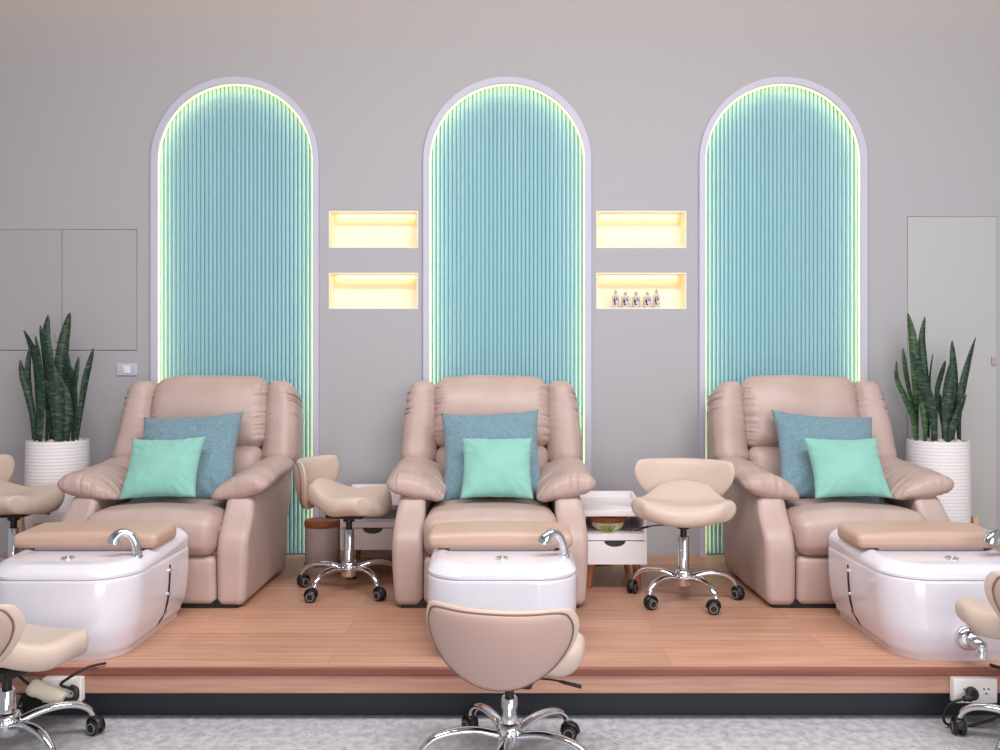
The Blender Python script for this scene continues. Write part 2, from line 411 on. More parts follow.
# ------------------------------------------------------------------ recliner
def gath(u, amp, freq, ph):      # gathered-leather ripple
    return amp*math.sin(2*PI*freq*u + ph + 1.7*math.sin(9*u+ph))
def crease(u, amp, freq, ph):    # sharp narrow creases between soft swells, irregular
    v = u*freq + ph + 0.55*math.sin(2.3*freq*u*0.37 + ph)
    k = 0.55 + 0.45*math.sin(math.floor(v)*2.4 + ph)
    return amp*k*(abs(math.sin(PI*v))**0.6 - 0.65)
def make_recliner(cx, nm, label):
    t = thing('recliner', label, 'armchair', (cx, 3.77, PZ), 0, 'beige leather recliners')
    L = M['leather']
    off = cx*3.1
    def wob(p, a=0.004, s=6):
        n = noise.noise_vector(Vector((p.x*s+off, p.y*s, p.z*s)))
        return p + n*a
    # feet / plinth
    MB().box(-0.308,0.308,0.06,0.74,0.05,0.36).build('inner_frame', L, t, smooth=False)
    MB().box(-0.40,0.40,0.012,0.70,0.0,0.035).build('plinth', M['black'], t, smooth=False)
    for sg in (-1, 1):
        def f(p, sg=sg):
            q = p.copy()
            kk = sm(0.1,0.5,p.y)
            if p.z > 0.3: q.z += (p.z-0.3)/0.2*(0.045*kk - 0.018*(1-sm(0.0,0.10,p.y)))
            # front leans slightly and bulges
            q.y += 0.15*sm(0.27,0.50,p.z)*max(0,1-p.y/0.7)
            bul = 0.012*math.sin(PI*max(0,min(1,(p.z-0.03)/0.47)))
            q.x += sg*bul*(1 if abs(p.x) > 0.37 else 0)
            q.x -= sg*0.008*sm(0.36,0.52,p.z)*(1 if abs(p.x) > 0.37 else 0)
            return wob(q, 0.003)
        a0, a1 = (0.303, 0.432)
        x0, x1 = (a0, a1) if sg > 0 else (-a1, -a0)
        sp = MB().rbox(x0,x1,0.0,0.76,0.008,0.50,0.035,step=0.04,m=4,fn=f).build('arm_side', L, t)
        # arm pad
        def g(p, sg=sg):
            q = p.copy()
            u = max(0,min(1,(0.495-abs(p.x))/0.275)); w = max(0,min(1,(p.y-0.13)/0.60))
            tz = (p.z-0.5475)/0.0575
            h = 0.024 + 0.031*math.sin(PI*u**0.8)
            q.z = 0.545 + tz*h - 0.068*u**2.3 + 0.030*w - 0.012*(1-w)**2
            q.y += 0.03*u*(1-w) - 0.012*math.sin(PI*u)*(1-w)
            e = 1-sm(0.0,0.30,w); q += Vector((0,-0.55,0.6))*e*crease(u, 0.012, 10, off+sg)
            e2 = sm(0.55,0.92,u); q += Vector((-sg*0.8,0,0.6))*e2*crease(w+0.2*u, 0.019, 12, off)
            e3 = 1-sm(0.0,0.3,u); q.z += 0.5*e3*crease(w, 0.012, 9, off)
            return wob(q, 0.007, 8)
        x0, x1 = (0.22,0.495) if sg > 0 else (-0.495,-0.22)
        MB().rbox(x0,x1,0.13,0.73,0.49,0.605,0.052,step=0.0085,m=5,fn=g).build('arm_pad', L, t)
    # seat
    def fs_(p):
        q = p.copy(); u = p.x/0.30
        q.z += 0.018*(1-u*u)*sm(0.3,0.43,p.z)
        fr = 1-sm(0.0,0.12,p.y)
        q.y -= 0.03*fr*math.sin(PI*max(0,min(1,(p.z-0.22)/0.21)))
        e = sm(0.80,1.0,abs(u))
        q += Vector((0,-0.6*fr,1-0.6*fr))*e*crease((p.y if fr < .5 else p.z)*3, 0.008, 9, off)
        return wob(q, 0.005, 5)
    MB().rbox(-0.302,0.302,-0.005,0.80,0.225,0.425,0.062,step=0.011,m=5,fn=fs_).build('seat', L, t)
    def ff(p):
        q = p.copy(); q.y -= 0.012*math.sin(PI*max(0,min(1,(p.z-0.03)/0.2)))*(1-(p.x/0.31)**2)
        e = sm(0.85,1.0,abs(p.x/0.30)); q.y -= e*crease(p.z*3,0.006,8,off)
        return wob(q, 0.003)
    MB().rbox(-0.300,0.300,0.0,0.10,0.014,0.232,0.03,step=0.02,m=4,fn=ff).build('footrest_panel', L, t)
    # back: built upright around pivot, then tilted
    T = Matrix.Translation((0,0.665,0.405)) @ Matrix.Rotation(math.radians(-16),4,'X') @ Matrix.Diagonal((1.075,0.92,1.015,1))
    def back(fn): return lambda p: T @ fn(p)
    def fh(p):
        q = p.copy(); u = p.x/0.295; v = (p.z-0.26)/0.40
        fr = 1 if p.y < 0.05 else 0
        q.y -= 0.045*(1-u*u*u*u)*math.sin(PI*max(0,min(1,v)))*(1-sm(0.0,0.13,p.y))
        q.x *= 1.0-0.045*sm(0.75,1.05,v)
        q.z -= 0.012*u*u*sm(0.7,1.0,v)
        e = sm(0.70,0.98,abs(u)); sgn = 1 if u > 0 else -1
        q += Vector((0.3*sgn,-0.9,0))*e*crease(v+0.25*(1-abs(u))*sgn*math.sin(off), 0.021, 13, off+sgn)
        e2 = 1-sm(0.0,0.2,v); q.y -= e2*crease(u, 0.006, 5, off)
        e4 = sm(0.8,1.0,v)*(1-e); q.z += e4*crease(u, 0.004, 4.5, off)
        return wob(q, 0.007, 6)
    MB().rbox(-0.297,0.297,-0.035,0.16,0.262,0.668,0.07,step=0.007,m=6,fn=back(fh)).build('head_cushion', L, t)
    def fl_(p):
        q = p.copy(); u = p.x/0.29; v = max(0,min(1,(p.z-0.0)/0.28))
        q.y -= 0.04*(1-u**4)*math.sin(PI*v)*(1-sm(0.0,0.13,p.y))
        e = sm(0.80,1.0,abs(u)); q.y -= e*crease(v,0.010,7,off)
        return wob(q, 0.006, 6)
    MB().rbox(-0.285,0.285,-0.02,0.15,0.0,0.28,0.06,step=0.010,m=5,fn=back(fl_)).build('lumbar_cushion', L, t)
    for sg in (-1, 1):
        def fw(p, sg=sg):
            q = p.copy(); v = (p.z-0.17)/0.45; a = (abs(p.x)-0.285)/0.18
            q.x -= sg*0.034*a*v
            q.x += sg*0.008*math.sin(PI*max(0,min(1,v)))*a
            q.z -= 0.014*a*a*sm(0.75,1.0,v)
            q.y -= 0.03*math.sin(PI*max(0,min(1,a)))*(1-sm(0.0,0.18,p.y)) + 0.03*a*(1-v)
            e = sm(0.55,0.95,a)*math.exp(-((v-0.78)/0.20)**2)
            q += Vector((sg*0.7,-0.8,0))*e*crease(v, 0.026, 16, off+sg)
            e2 = 1-sm(0.0,0.25,v); q.y -= e2*crease(a, 0.008, 3, off)
            e3 = 1-sm(0.05,0.4,a); q.y -= e3*crease(v, 0.010, 9, off+2)
            return wob(q, 0.005, 6)
        x0, x1 = (0.275,0.455) if sg > 0 else (-0.455,-0.275)
        MB().rbox(x0,x1,-0.02,0.23,0.165,0.634,0.062,step=0.008,m=5,fn=back(fw)).build('back_wing', L, t)
    MB().rbox(-0.40,0.40,0.10,0.24,-0.12,0.60,0.06,step=0.05,fn=back(lambda p: p)).build('back_shell', L, t)
    return t
RX = [-1.582, -0.045, 1.636]
make_recliner(RX[0],'left','beige leather recliner below the left aqua arch')
make_recliner(RX[1],'mid','beige leather recliner below the middle aqua arch, seen straight on')
make_recliner(RX[2],'right','beige leather recliner below the right aqua arch')

# ------------------------------------------------------------------ throw pillows
def make_pillow(name, m, W, H, T, loc, rot, label, group, seed, piping=None):
    rnd = random.Random(seed); n = 34
    ox = rnd.random()*50
    vs = []; fs = []
    for side in (-1, 1):
        for i in range(n+1):
            for j in range(n+1):
                u = -1+2*i/n; v = -1+2*j/n
                u = math.copysign(abs(u)**0.85, u); v = math.copysign(abs(v)**0.85, v)
                x = u*W/2*(1-0.085*(1-v*v)); z = v*H/2*(1-0.085*(1-u*u))
                th = T/2*(max(0,1-abs(u)**2.6)**0.55)*(max(0,1-abs(v)**2.6)**0.55)
                edge = (1-max(0,1-abs(u)**6))+(1-max(0,1-abs(v)**6))
                nn = noise.noise(Vector((x*9+ox, z*9, side*3.0)))
                th2 = th*(1+0.12*nn) + 0.006*noise.noise(Vector((x*22+ox,z*22,side)))*min(1,th*40)
                # radial creases from the corners
                cr = 0.0
                if th > 1e-4:
                    d = min(1, edge); cr = 0.0035*math.sin(26*math.atan2(z,x)+ox)*min(1,abs(u*v)*2)*min(1,th*50)
                bend = 0.012*noise.noise(Vector((x*4+ox,z*4,9.0)))
                vs.append((x, side*(th2+cr)+bend, z+0.006*noise.noise(Vector((x*6+ox,1,5)))*abs(v)))
    o = n+1; N = o*o
    for s_ in (0, 1):
        for i in range(n):
            for j in range(n):
                q = [s_*N+i*o+j, s_*N+(i+1)*o+j, s_*N+(i+1)*o+j+1, s_*N+i*o+j+1]
                fs.append(tuple(q) if s_ == 0 else tuple(reversed(q)))
    me = bpy.data.meshes.new(name); me.from_pydata(vs, [], fs)
    bm = bmesh.new(); bm.from_mesh(me); bmesh.ops.remove_doubles(bm, verts=bm.verts, dist=0.0004)
    bmesh.ops.recalc_face_normals(bm, faces=bm.faces); bm.to_mesh(me); bm.free()
    me.materials.append(m); me.polygons.foreach_set('use_smooth', [True]*len(me.polygons))
    ob = bpy.data.objects.new(name, me); COL.objects.link(ob)
    ob.location = loc; ob.rotation_euler = rot
    return tag(ob, label, 'pillow', group)
R_ = math.radians
for i, (cx, nm) in enumerate(zip(RX, names)):
    dd = [(-0.035,-1.5),(0.035,-2.5),(0.0,3)][i]
    ddx = [0.005, 0.012, 0.035][i]; adx = [-0.045, 0.030, 0.040][i]
    make_pillow('denim_pillow', M['denim'], 0.515, 0.515, 0.15, (cx+ddx-0.01, 3.77+0.500, PZ+[0.632,0.647,0.637][i]), (R_(-35), R_([-3,-3,4][i]), R_([4,0,-5][i])),
                f'large blue grey fabric pillow leaning back in the {nm} recliner', 'blue grey pillows', 10+i)
    make_pillow('mint_pillow', M['aqua'], [0.36,0.35,0.365][i], 0.332, 0.12, (cx+adx, 3.77+0.290, PZ+0.603), (R_(-33), R_([-1,0,0][i]), R_([3,0,-2][i])),
                f'small mint green pillow in front of the blue one, {nm} recliner', 'mint green pillows', 20+i)

# ------------------------------------------------------------------ foot tubs
def tub_loop(hw, y0, y1, rf, rb, z, n=12, bow=0.02):
    pts = []
    for (cx_, cy_, a0, r) in ((hw-rf, y0+rf, -PI/2, rf), (hw-rb, y1-rb, 0, rb), (-hw+rb, y1-rb, PI/2, rb), (-hw+rf, y0+rf, PI, rf)):
        for i in range(n+1):
            a = a0 + PI/2*i/n
            pts.append((cx_+r*math.cos(a), cy_+r*math.sin(a), z))
    # bow the front
    out = []
    for (x, y, z_) in pts:
        if y < y0+rf: y -= bow*(1-(x/hw)**2)*0 
        out.append((x, y, z_))
    # extra points on the front edge so that it can curve
    return out
def make_tub(cx, nm, label, valve=False):
    t = thing('foot_tub', label, 'foot spa', (cx, 3.035, PZ), 0, 'white pedicure foot tubs')
    W = 0.286; Dp = 0.68
    def lp(ins, z, rf=0.16, y0=0.0, yb=Dp): return [(x, y, zz+(0.035*sm(0.40,0.66,y) if z > 0.30 else 0)) for x, y, zz in tub_loop(W-ins, y0+ins+0.03*sm(0.06,0.28,z), yb-ins*0.3, rf, 0.05, z)]
    b = MB()
    b.loft([lp(0.046,0.0,0.13), lp(0.042,0.022,0.13), lp(0.030,0.034,0.14), lp(0.030,0.046,0.14), lp(0.016,0.072,0.15), lp(0.007,0.13), lp(0.001,0.20), lp(0.0,0.284), lp(0.0015,0.2955), lp(0.004,0.298)], cap1=True)
    b.build('shell', M['tub'], t, angle=50)
    r = MB()
    op = tub_loop(0.185, 0.34, 0.60, 0.06, 0.06, 0.347); ob2 = tub_loop(0.16, 0.36, 0.58, 0.06, 0.06, 0.292)
    r.loft([lp(0.004,0.2985), lp(0.001,0.301), lp(0.001,0.310), lp(0.010,0.325), lp(0.024,0.338), lp(0.036,0.346), lp(0.050,0.349), op, ob2], cap0=True)
    r.build('rim', M['tub'], t, angle=35)
    # round button on the front deck
    d = MB().lathe([(0.0,0.0),(0.026,0.0),(0.026,0.006),(0.021,0.009),(0.017,0.009),(0.016,0.007),(0.010,0.007),(0.009,0.012),(0.0,0.012)], (0.0,0.17,0.3475), 24)
    d.build('deck_button', M['chrome'], t)
    # cushion
    def fc(p):
        q = p.copy(); v = (p.y-0.30)/0.24
        q.z += 0.01*(1-(p.x/0.29)**2)*sm(0.38,0.43,p.z) - 0.012*(1-v)*sm(0.36,0.43,p.z)
        return q
    MB().rbox(-0.298,0.283,0.300,0.53,0.357,0.427,0.026,step=0.03,m=4,fn=fc).build('foot_cushion', M['padbeige'], t)
    MB().box(-0.21,0.21,0.32,0.50,0.349,0.360).build('cushion_board', M['bin'], t, smooth=False)
    # faucet: curved hand shower
    fx, fy = 0.222, 0.222
    fa = MB()
    fa.lathe([(0.0,0.0),(0.022,0.0),(0.022,0.008),(0.014,0.014),(0.012,0.03)], (fx+0.018,fy,0.346), 20)
    pth = catmull([(fx+0.020,fy,0.35),(fx+0.014,fy,0.392),(fx-0.004,fy-0.004,0.430),(fx-0.030,fy-0.012,0.440),(fx-0.052,fy-0.02,0.424),(fx-0.060,fy-0.022,0.402)],5,False)
    kk = len(pth); fa.tube(pth, [0.017+0.010*sm(0.45,1,i/(kk-1)) for i in range(kk)], 14)
    fa.build('faucet', M['chrome'], t)
    # side straps with clips
    for sg in (-1,1):
        s = MB(); xs = sg*0.2885
        s.tube(catmull([(xs-sg*0.002,0.43,0.268),(xs-sg*0.002,0.425,0.2),(xs-sg*0.008,0.42,0.12),(xs-sg*0.025,0.41,0.06),(xs-sg*0.038,0.38,0.03)],5,False), 0.0045, 6)
        st = s.build('side_strap', M['black'], t)
        for zz, dx in ((0.245,0.001),(0.15,0.006),(0.075,0.021)):
            c = MB().lathe([(0.0,-0.006),(0.009,-0.006),(0.009,0.006),(0.0,0.008)], (xs-sg*dx,0.43-0.005,zz), 12, 'x'); c.build('clip', M['chrome'], st)
    if valve:
        v = MB(); vx, vz = -0.030, 0.098
        v.lathe([(0.0,0.04),(0.042,0.04),(0.044,0.0),(0.036,-0.014),(0.026,-0.018),(0.0,-0.018)], (vx,0.0,vz), 24, 'y')
        v.tube(catmull([(vx+0.004,-0.01,vz-0.002),(vx+0.012,-0.035,vz-0.006),(vx+0.018,-0.05,vz-0.02),(vx+0.014,-0.052,vz-0.05)],5,False), [0.025]*6+[0.024]*4+[0.019]*6, 14)
        v.build('drain_valve', M['chrome'], t)
    return t
make_tub(-1.648,'left','white foot tub with tan cushion, before the left recliner')
make_tub(0.008,'middle','white foot tub with tan cushion, behind the front middle stool')
make_tub(1.722,'right','white foot tub with chrome drain valve, before the right recliner', True)

# ------------------------------------------------------------------ saddle stools
BACK_OUT = [(-0.206,.236),(-0.115,.247),(0,.252),(.115,.247),(.200,.237),(.228,.212),(.236,.168),(.216,.112),(.166,.055),(.09,.013),(.028,.0),(-.028,.0),(-.09,.013),(-.166,.055),(-.216,.112),(-.236,.168),(-.231,.212)]
def make_stool(loc, rz, phase, label, sh=0.40, lever_side=1, reach=1.0):
    t = thing('saddle_stool', label, 'stool', loc, rz, 'cream saddle stools on chrome bases')
    # local: front is +y, backrest at -y; sh = seat underside height
    def fseat(p):
        q = p.copy(); v = (p.y+0.18)/0.38; u = p.x/0.225     # v 0 back, 1 front
        wsc = 0.53+0.51*sm(-0.05,0.55,v) - 0.16*sm(0.78,1.0,v)**2
        q.x *= wsc
        q.y -= 0.05*u*u*sm(0.6,1.0,v) - 0.0
        rise = 0.085*(1-sm(0.0,0.48,v))*(1-0.35*u*u)
        q.z += rise + 0.030*u*u*sm(0.2,0.7,v) - 0.016*sm(0.85,1.0,v)*(1-u*u)
        q.z += (-0.004*(1-u*u)*sm(0.2,0.5,v)) if p.z > sh+0.04 else 0.0
        return q
    st = MB().rbox(-0.225,0.225,-0.18,0.20,sh-0.006,sh+0.084,0.043,step=0.02,m=5,fn=fseat).build('seat', M['leather2'], t)
    # backrest
    out = catmull([(x,0,z) for x,z in BACK_OUT], 6)
    cen = Vector((0,0,0.140)); Tm = Matrix.Translation((0,-0.195,sh+0.012)) @ Matrix.Rotation(R_(10),4,'X')
    def bend(p):
        q = p.copy(); q.y += 0.10*(p.x/0.235)**2 - 0.01*math.sin(PI*max(0,min(1,p.z/0.25))); return Tm @ q
    b = MB(); n = len(out); rings = []
    prof = [(0.02,1.0)]+[(f, (1-f**3.2)**0.5) for f in (0.2,0.4,0.55,0.7,0.8,0.88,0.94,0.98)]+[(1.0,0.0)]
    for side, T_ in ((1,0.036),(-1,0.020)):
        seq = prof if side == 1 else list(reversed(prof))[1:]
        for f, th in seq: rings.append([bend(cen+(p-cen)*f+Vector((0,side*T_*th,0))) for p in out])
    b.loft(rings); bk = b.build('backrest', M['leather2'], t, angle=60)
    # rear panel with piping
    rp = MB(); rings = []
    for f, th in [(0.01,0.0265),(0.12,0.0265),(0.25,0.0265),(0.38,0.0265),(0.5,0.0265),(0.62,0.026),(0.74,0.025),(0.84,0.0235),(0.92,0.0185),(0.935,0.008)]:
        rings.append([bend(cen+(p-cen)*f+Vector((0,-th,0))) for p in out])
    o = rp.loft(rings,True,False).build('rear_panel', M['leather3'], bk, angle=60); o['label'] = 'taupe panel on the back of the backrest'
    MB().tube([bend(cen+(p-cen)*0.935+Vector((0,-0.0150,0))) for p in out], 0.0032, 6, closed=True).build('piping', M['seam'], bk)
    # mechanism
    MB().rbox(-0.085,0.085,-0.09,0.09,sh-0.022,sh+0.012,0.006,m=2).build('seat_plate', M['black'], t)
    ls = lever_side
    MB().tube(catmull([(0.02*ls,0.02,sh-0.028),(0.12*ls,0.035,sh-0.030),(0.18*ls,0.045,sh-0.042),(0.225*ls,0.05,sh-0.052)],4,False), [0.005]*7+[0.009]*3+[0.010]*3, 8, flat=0.6).build('lever', M['black'], t)
    c = MB().lathe([(0.0,0.09),(0.026,0.09),(0.026,sh-0.085),(0.022,sh-0.08),(0.0,sh-0.08)], n=24); c.build('column', M['chrome'], t)
    MB().lathe([(0.0,sh-0.09),(0.015,sh-0.09),(0.015,sh-0.05),(0.028,sh-0.045),(0.028,sh-0.015),(0.0,sh-0.015)], n=20).build('piston', M['black'], t)
    MB().lathe([(0.0,0.068),(0.030,0.068),(0.036,0.075),(0.040,0.098),(0.042,0.13),(0.036,0.142),(0.030,0.145),(0.026,0.145)], n=28).build('hub', M['chrome'], t)
    for i in range(5):
        a = phase + i*2*PI/5 - rz
        Rm = Matrix.Rotation(a,4,'Z')
        pth = [Vector((q.x*reach,0,q.z)) for q in catmull([(0.030,0,0.104),(0.09,0,0.121),(0.15,0,0.124),(0.205,0,0.112),(0.238,0,0.088),(0.250,0,0.066)],5,False)]
        k = len(pth)
        lg = MB().tube(pth, [0.019-0.006*j/(k-1) for j in range(k)], 12, flat=0.75).xf(Rm).build('leg', M['chrome'], t)
        cs = MB()
        sw = Matrix.Translation((0.250*reach,0,0)) @ Matrix.Rotation(i*1.3+0.5,4,'Z')
        for sx in (-1,1):
            cs.lathe([(0.0,-0.008),(0.022,-0.008),(0.0265,-0.004),(0.0265,0.005),(0.022,0.009),(0.0,0.009)], (0.013*sx,-0.012,0.0268), 20, 'x')
        cs.rbox(-0.010,0.010,-0.03,0.012,0.028,0.060,0.008,m=3)
        hood = catmull([(0,0.016,0.03),(0,0.012,0.05),(0,-0.008,0.060),(0,-0.032,0.052),(0,-0.042,0.03)],4,False)
        cs.tube(hood, 0.016, 8, flat=0.35)
        cs.lathe([(0.0,0.05),(0.006,0.05),(0.006,0.075),(0.0,0.075)], n=10)
        c0 = cs.xf(Rm @ sw).build('caster', M['black'], lg)
        for sx in (-1,1):          # fine grey ring on each wheel
            MB().lathe([(0.0145,-0.0012),(0.0185,-0.0012),(0.0185,0.0012),(0.0145,0.0012)], (0.0225*sx,-0.012,0.0268), 18, 'x', cap=False).xf(Rm @ sw).build('wheel_ring', M['rubber'], lg)
    return t
make_stool((0.856,3.92,PZ), PI-0.23, R_(4), 'cream saddle stool facing the camera, left of the right recliner', 0.380, 1)
make_stool((-0.737,4.10,PZ), R_(-99), R_(240), 'cream saddle stool in side view between left and middle recliners', 0.382, -1)
make_stool((0.030,2.68,0.0), R_(-11), R_(45), 'foreground cream saddle stool with its back to the viewer, at centre', 0.305, 1, 1.12)
make_stool((-1.620,2.76,0.0), R_(-20), R_(40), 'cream saddle stool cut off by the picture edge, front left', 0.300, -1, 1.05)
make_stool((1.775,2.74,0.0), R_(-8), R_(137), 'cream saddle stool cut off by the picture edge, front right', 0.385, 1)
make_stool((-2.385,4.12,PZ), R_(-90), R_(70), 'cream saddle stool partly hidden behind the left foot tub', 0.385, -1)

# ------------------------------------------------------------------ side tables
def make_table(x0, y0, w, d, label):
    t = thing('side_table', label, 'side table', (x0, y0, PZ), 0, 'white side tables')
    top = MB(); top.rbox(0,w,0,d,0.362,0.392,0.004,step=0.2,m=2)
    top.build('table_top', M['white'], t)
    r = MB(); r.box(0.0,w,d-0.012,d,0.390,0.424); 
    for xa in (0.0, w-0.012):
        r.add([(xa,0.12,0.390),(xa+0.012,0.12,0.390),(xa+0.012,d-0.012,0.390),(xa,d-0.012,0.390),(xa,d-0.012,0.424),(xa+0.012,d-0.012,0.424)],
              [(0,3,2,1),(0,1,5,4),(0,4,3),(1,2,5),(2,3,4,5)])
    r.build('rim', M['white'], t, smooth=False)
    for xa in (0.0, w-0.014): MB().box(xa,xa+0.014,0.004,d-0.004,0.128,0.363).build('side_panel', M['white'], t, smooth=False)
    MB().box(0.013,w-0.013,d-0.016,d-0.006,0.13,0.363).build('back_panel', M['white'], t, smooth=False)
    MB().box(0.013,w-0.013,0.006,d-0.01,0.246,0.278).build('shelf', M['white'], t, smooth=False)
    MB().box(0.013,w-0.013,0.02,d-0.01,0.129,0.138).build('bottom_panel', M['white'], t, smooth=False)
    # drawer front with half-moon cut-out
    cx = w/2; rr = 0.052; n = 14; zt = 0.243; zb = 0.132
    prof = [(0.002,zb),(w-0.002,zb),(w-0.002,zt)] + [(cx+rr*math.cos(PI*i/n), zt-0.028*math.sin(PI*i/n)) for i in range(n+1)] + [(0.002,zt)]
    me = fill_plate('drawer', [prof], -0.010, 0.006); me.materials.append(M['white'])
    dr = bpy.data.objects.new('drawer', me); COL.objects.link(dr); dr.parent = t
    MB().box(0.02,w-0.02,0.007,0.012,0.14,0.243).build('drawer_recess', M['black'], dr, smooth=False)
    for lx in (0.045, w-0.045):
        for ly in (0.05, d-0.05):
            s = 1 if lx > w/2 else -1
            MB().tube([(lx+s*0.012,ly,0.0),(lx,ly,0.128)], [0.013,0.021], 14).build('leg', M['woodleg'], t)
    return t
make_table(0.402, 4.08, 0.312, 0.46, 'white side table with open shelf, between middle recliner and right stool')
make_table(-0.842, 4.42, 0.345, 0.40, 'white side table behind the side-view stool, left of middle recliner')
# jar in the open shelf
t = thing('lidded_jar', 'cream bowl with brown wooden lid inside the open table shelf', 'jar', (0.538, 4.20, PZ+0.278))
MB().lathe([(0.0,0.0),(0.055,0.0),(0.078,0.02),(0.082,0.045),(0.0,0.045)], n=28).build('bowl', M['jar'], t)
MB().lathe([(0.0,0.045),(0.092,0.045),(0.095,0.05),(0.095,0.068),(0.092,0.072),(0.0,0.072)], n=28).build('lid', M['lidwood'], t)
g = MB()
for i in range(6):
    a = -0.9+i*0.36; bx = -0.01+0.022*math.sin(a*2); 
    g.tube([(0.0+0.004*i-0.01,-0.088,0.006),(bx,-0.096,0.020+0.004*(i%2)),(bx+0.02*math.sin(a),-0.098,0.034)], [0.003,0.008,0.002], 6)
o = g.build('leaf_sprig', M['green'], t)
# power block with cord under the table
t = thing('power_block', 'small grey power block with black cord beneath the white side table', 'power strip', (0.50, 4.70, PZ))
MB().rbox(-0.10,0.06,-0.03,0.03,0.0,0.05,0.006,m=2).build('block', M['rubber'], t)
MB().tube(catmull([(-0.10,0,0.02),(-0.06,-0.06,0.006),(0.04,-0.08,0.006),(0.12,-0.04,0.006),(0.06,0.0,0.03)],5,False), 0.005, 6).build('cord', M['cord'], t)
# waste bin
t = thing('waste_bin', 'grey round waste bin with brown wooden lid behind the side-view stool', 'bin', (-0.945, 4.48, PZ))
MB().lathe([(0.0,0.0),(0.088,0.0),(0.092,0.01),(0.094,0.245),(0.0,0.245)], n=32).build('body', M['bin'], t)
MB().lathe([(0.0,0.245),(0.094,0.245),(0.097,0.25),(0.097,0.272),(0.092,0.279),(0.0,0.279)], n=32).build('lid', M['lidwood'], t)
MB().tube([(0.097*math.cos(a), 0.097*math.sin(a), 0.05) for a in [2*PI*i/32 for i in range(32)]], 0.003, 6, closed=True).build('band', M['black'], t)

# ------------------------------------------------------------------ bottles in the lower right niche
NB = NICHES[3]
bpx = [(615.5,300-12),(625.3,0),(636.0,0),(647.2,0),(656.3,0)]
hts = [0.108,0.098,0.098,0.098,0.112]
pos = ['leftmost of the five', 'second from left', 'middle one of five', 'fourth from left', 'rightmost and tallest']
for i in range(5):
    x = wx(bpx[i][0], 4.93)
    h = hts[i]; r = [0.021,0.024,0.025,0.024,0.020][i]
    t = thing('bottle', f'small white bottle in the right wall niche, {pos[i]}', 'bottle', (x, 4.925, NB[2]+0.0012), 0, 'bottles in the wall niche')
    MB().lathe([(0.0,0.0),(r*0.92,0.0),(r,0.004),(r,h*0.62),(r*0.9,h*0.70),(r*0.5,h*0.76),(r*0.36,h*0.78),(r*0.36,h*0.80),(0,h*0.80)], n=20).build('body', M['bottle'], t)
    MB().lathe([(0.0,h*0.795),(r*0.42,h*0.795),(r*0.42,h*0.92),(r*0.2,h*0.94),(r*0.2,h),(0,h)], n=14).build('cap', M['cap'], t)
    mk = MB()
    def curved(x_, z_): 
        return (x_, -math.sqrt(max(0,(r+0.0008)**2-x_*x_)), z_)
    def blob(cx_, cz_, a, b_):
        n = 16; pts = [curved(cx_+a*math.cos(2*PI*k/n), cz_+b_*math.sin(2*PI*k/n)) for k in range(n)]
        mk.add(pts, [tuple(range(n))])
    blob(-r*0.15, h*0.52, r*0.45, h*0.085); blob(-r*0.42, h*0.38, r*0.22, h*0.11); blob(-r*0.25, h*0.22, r*0.28, h*0.05); blob(r*0.32, h*0.46, r*0.30, h*0.035)
    mk.build('label_mark', M['label'], t, smooth=False)

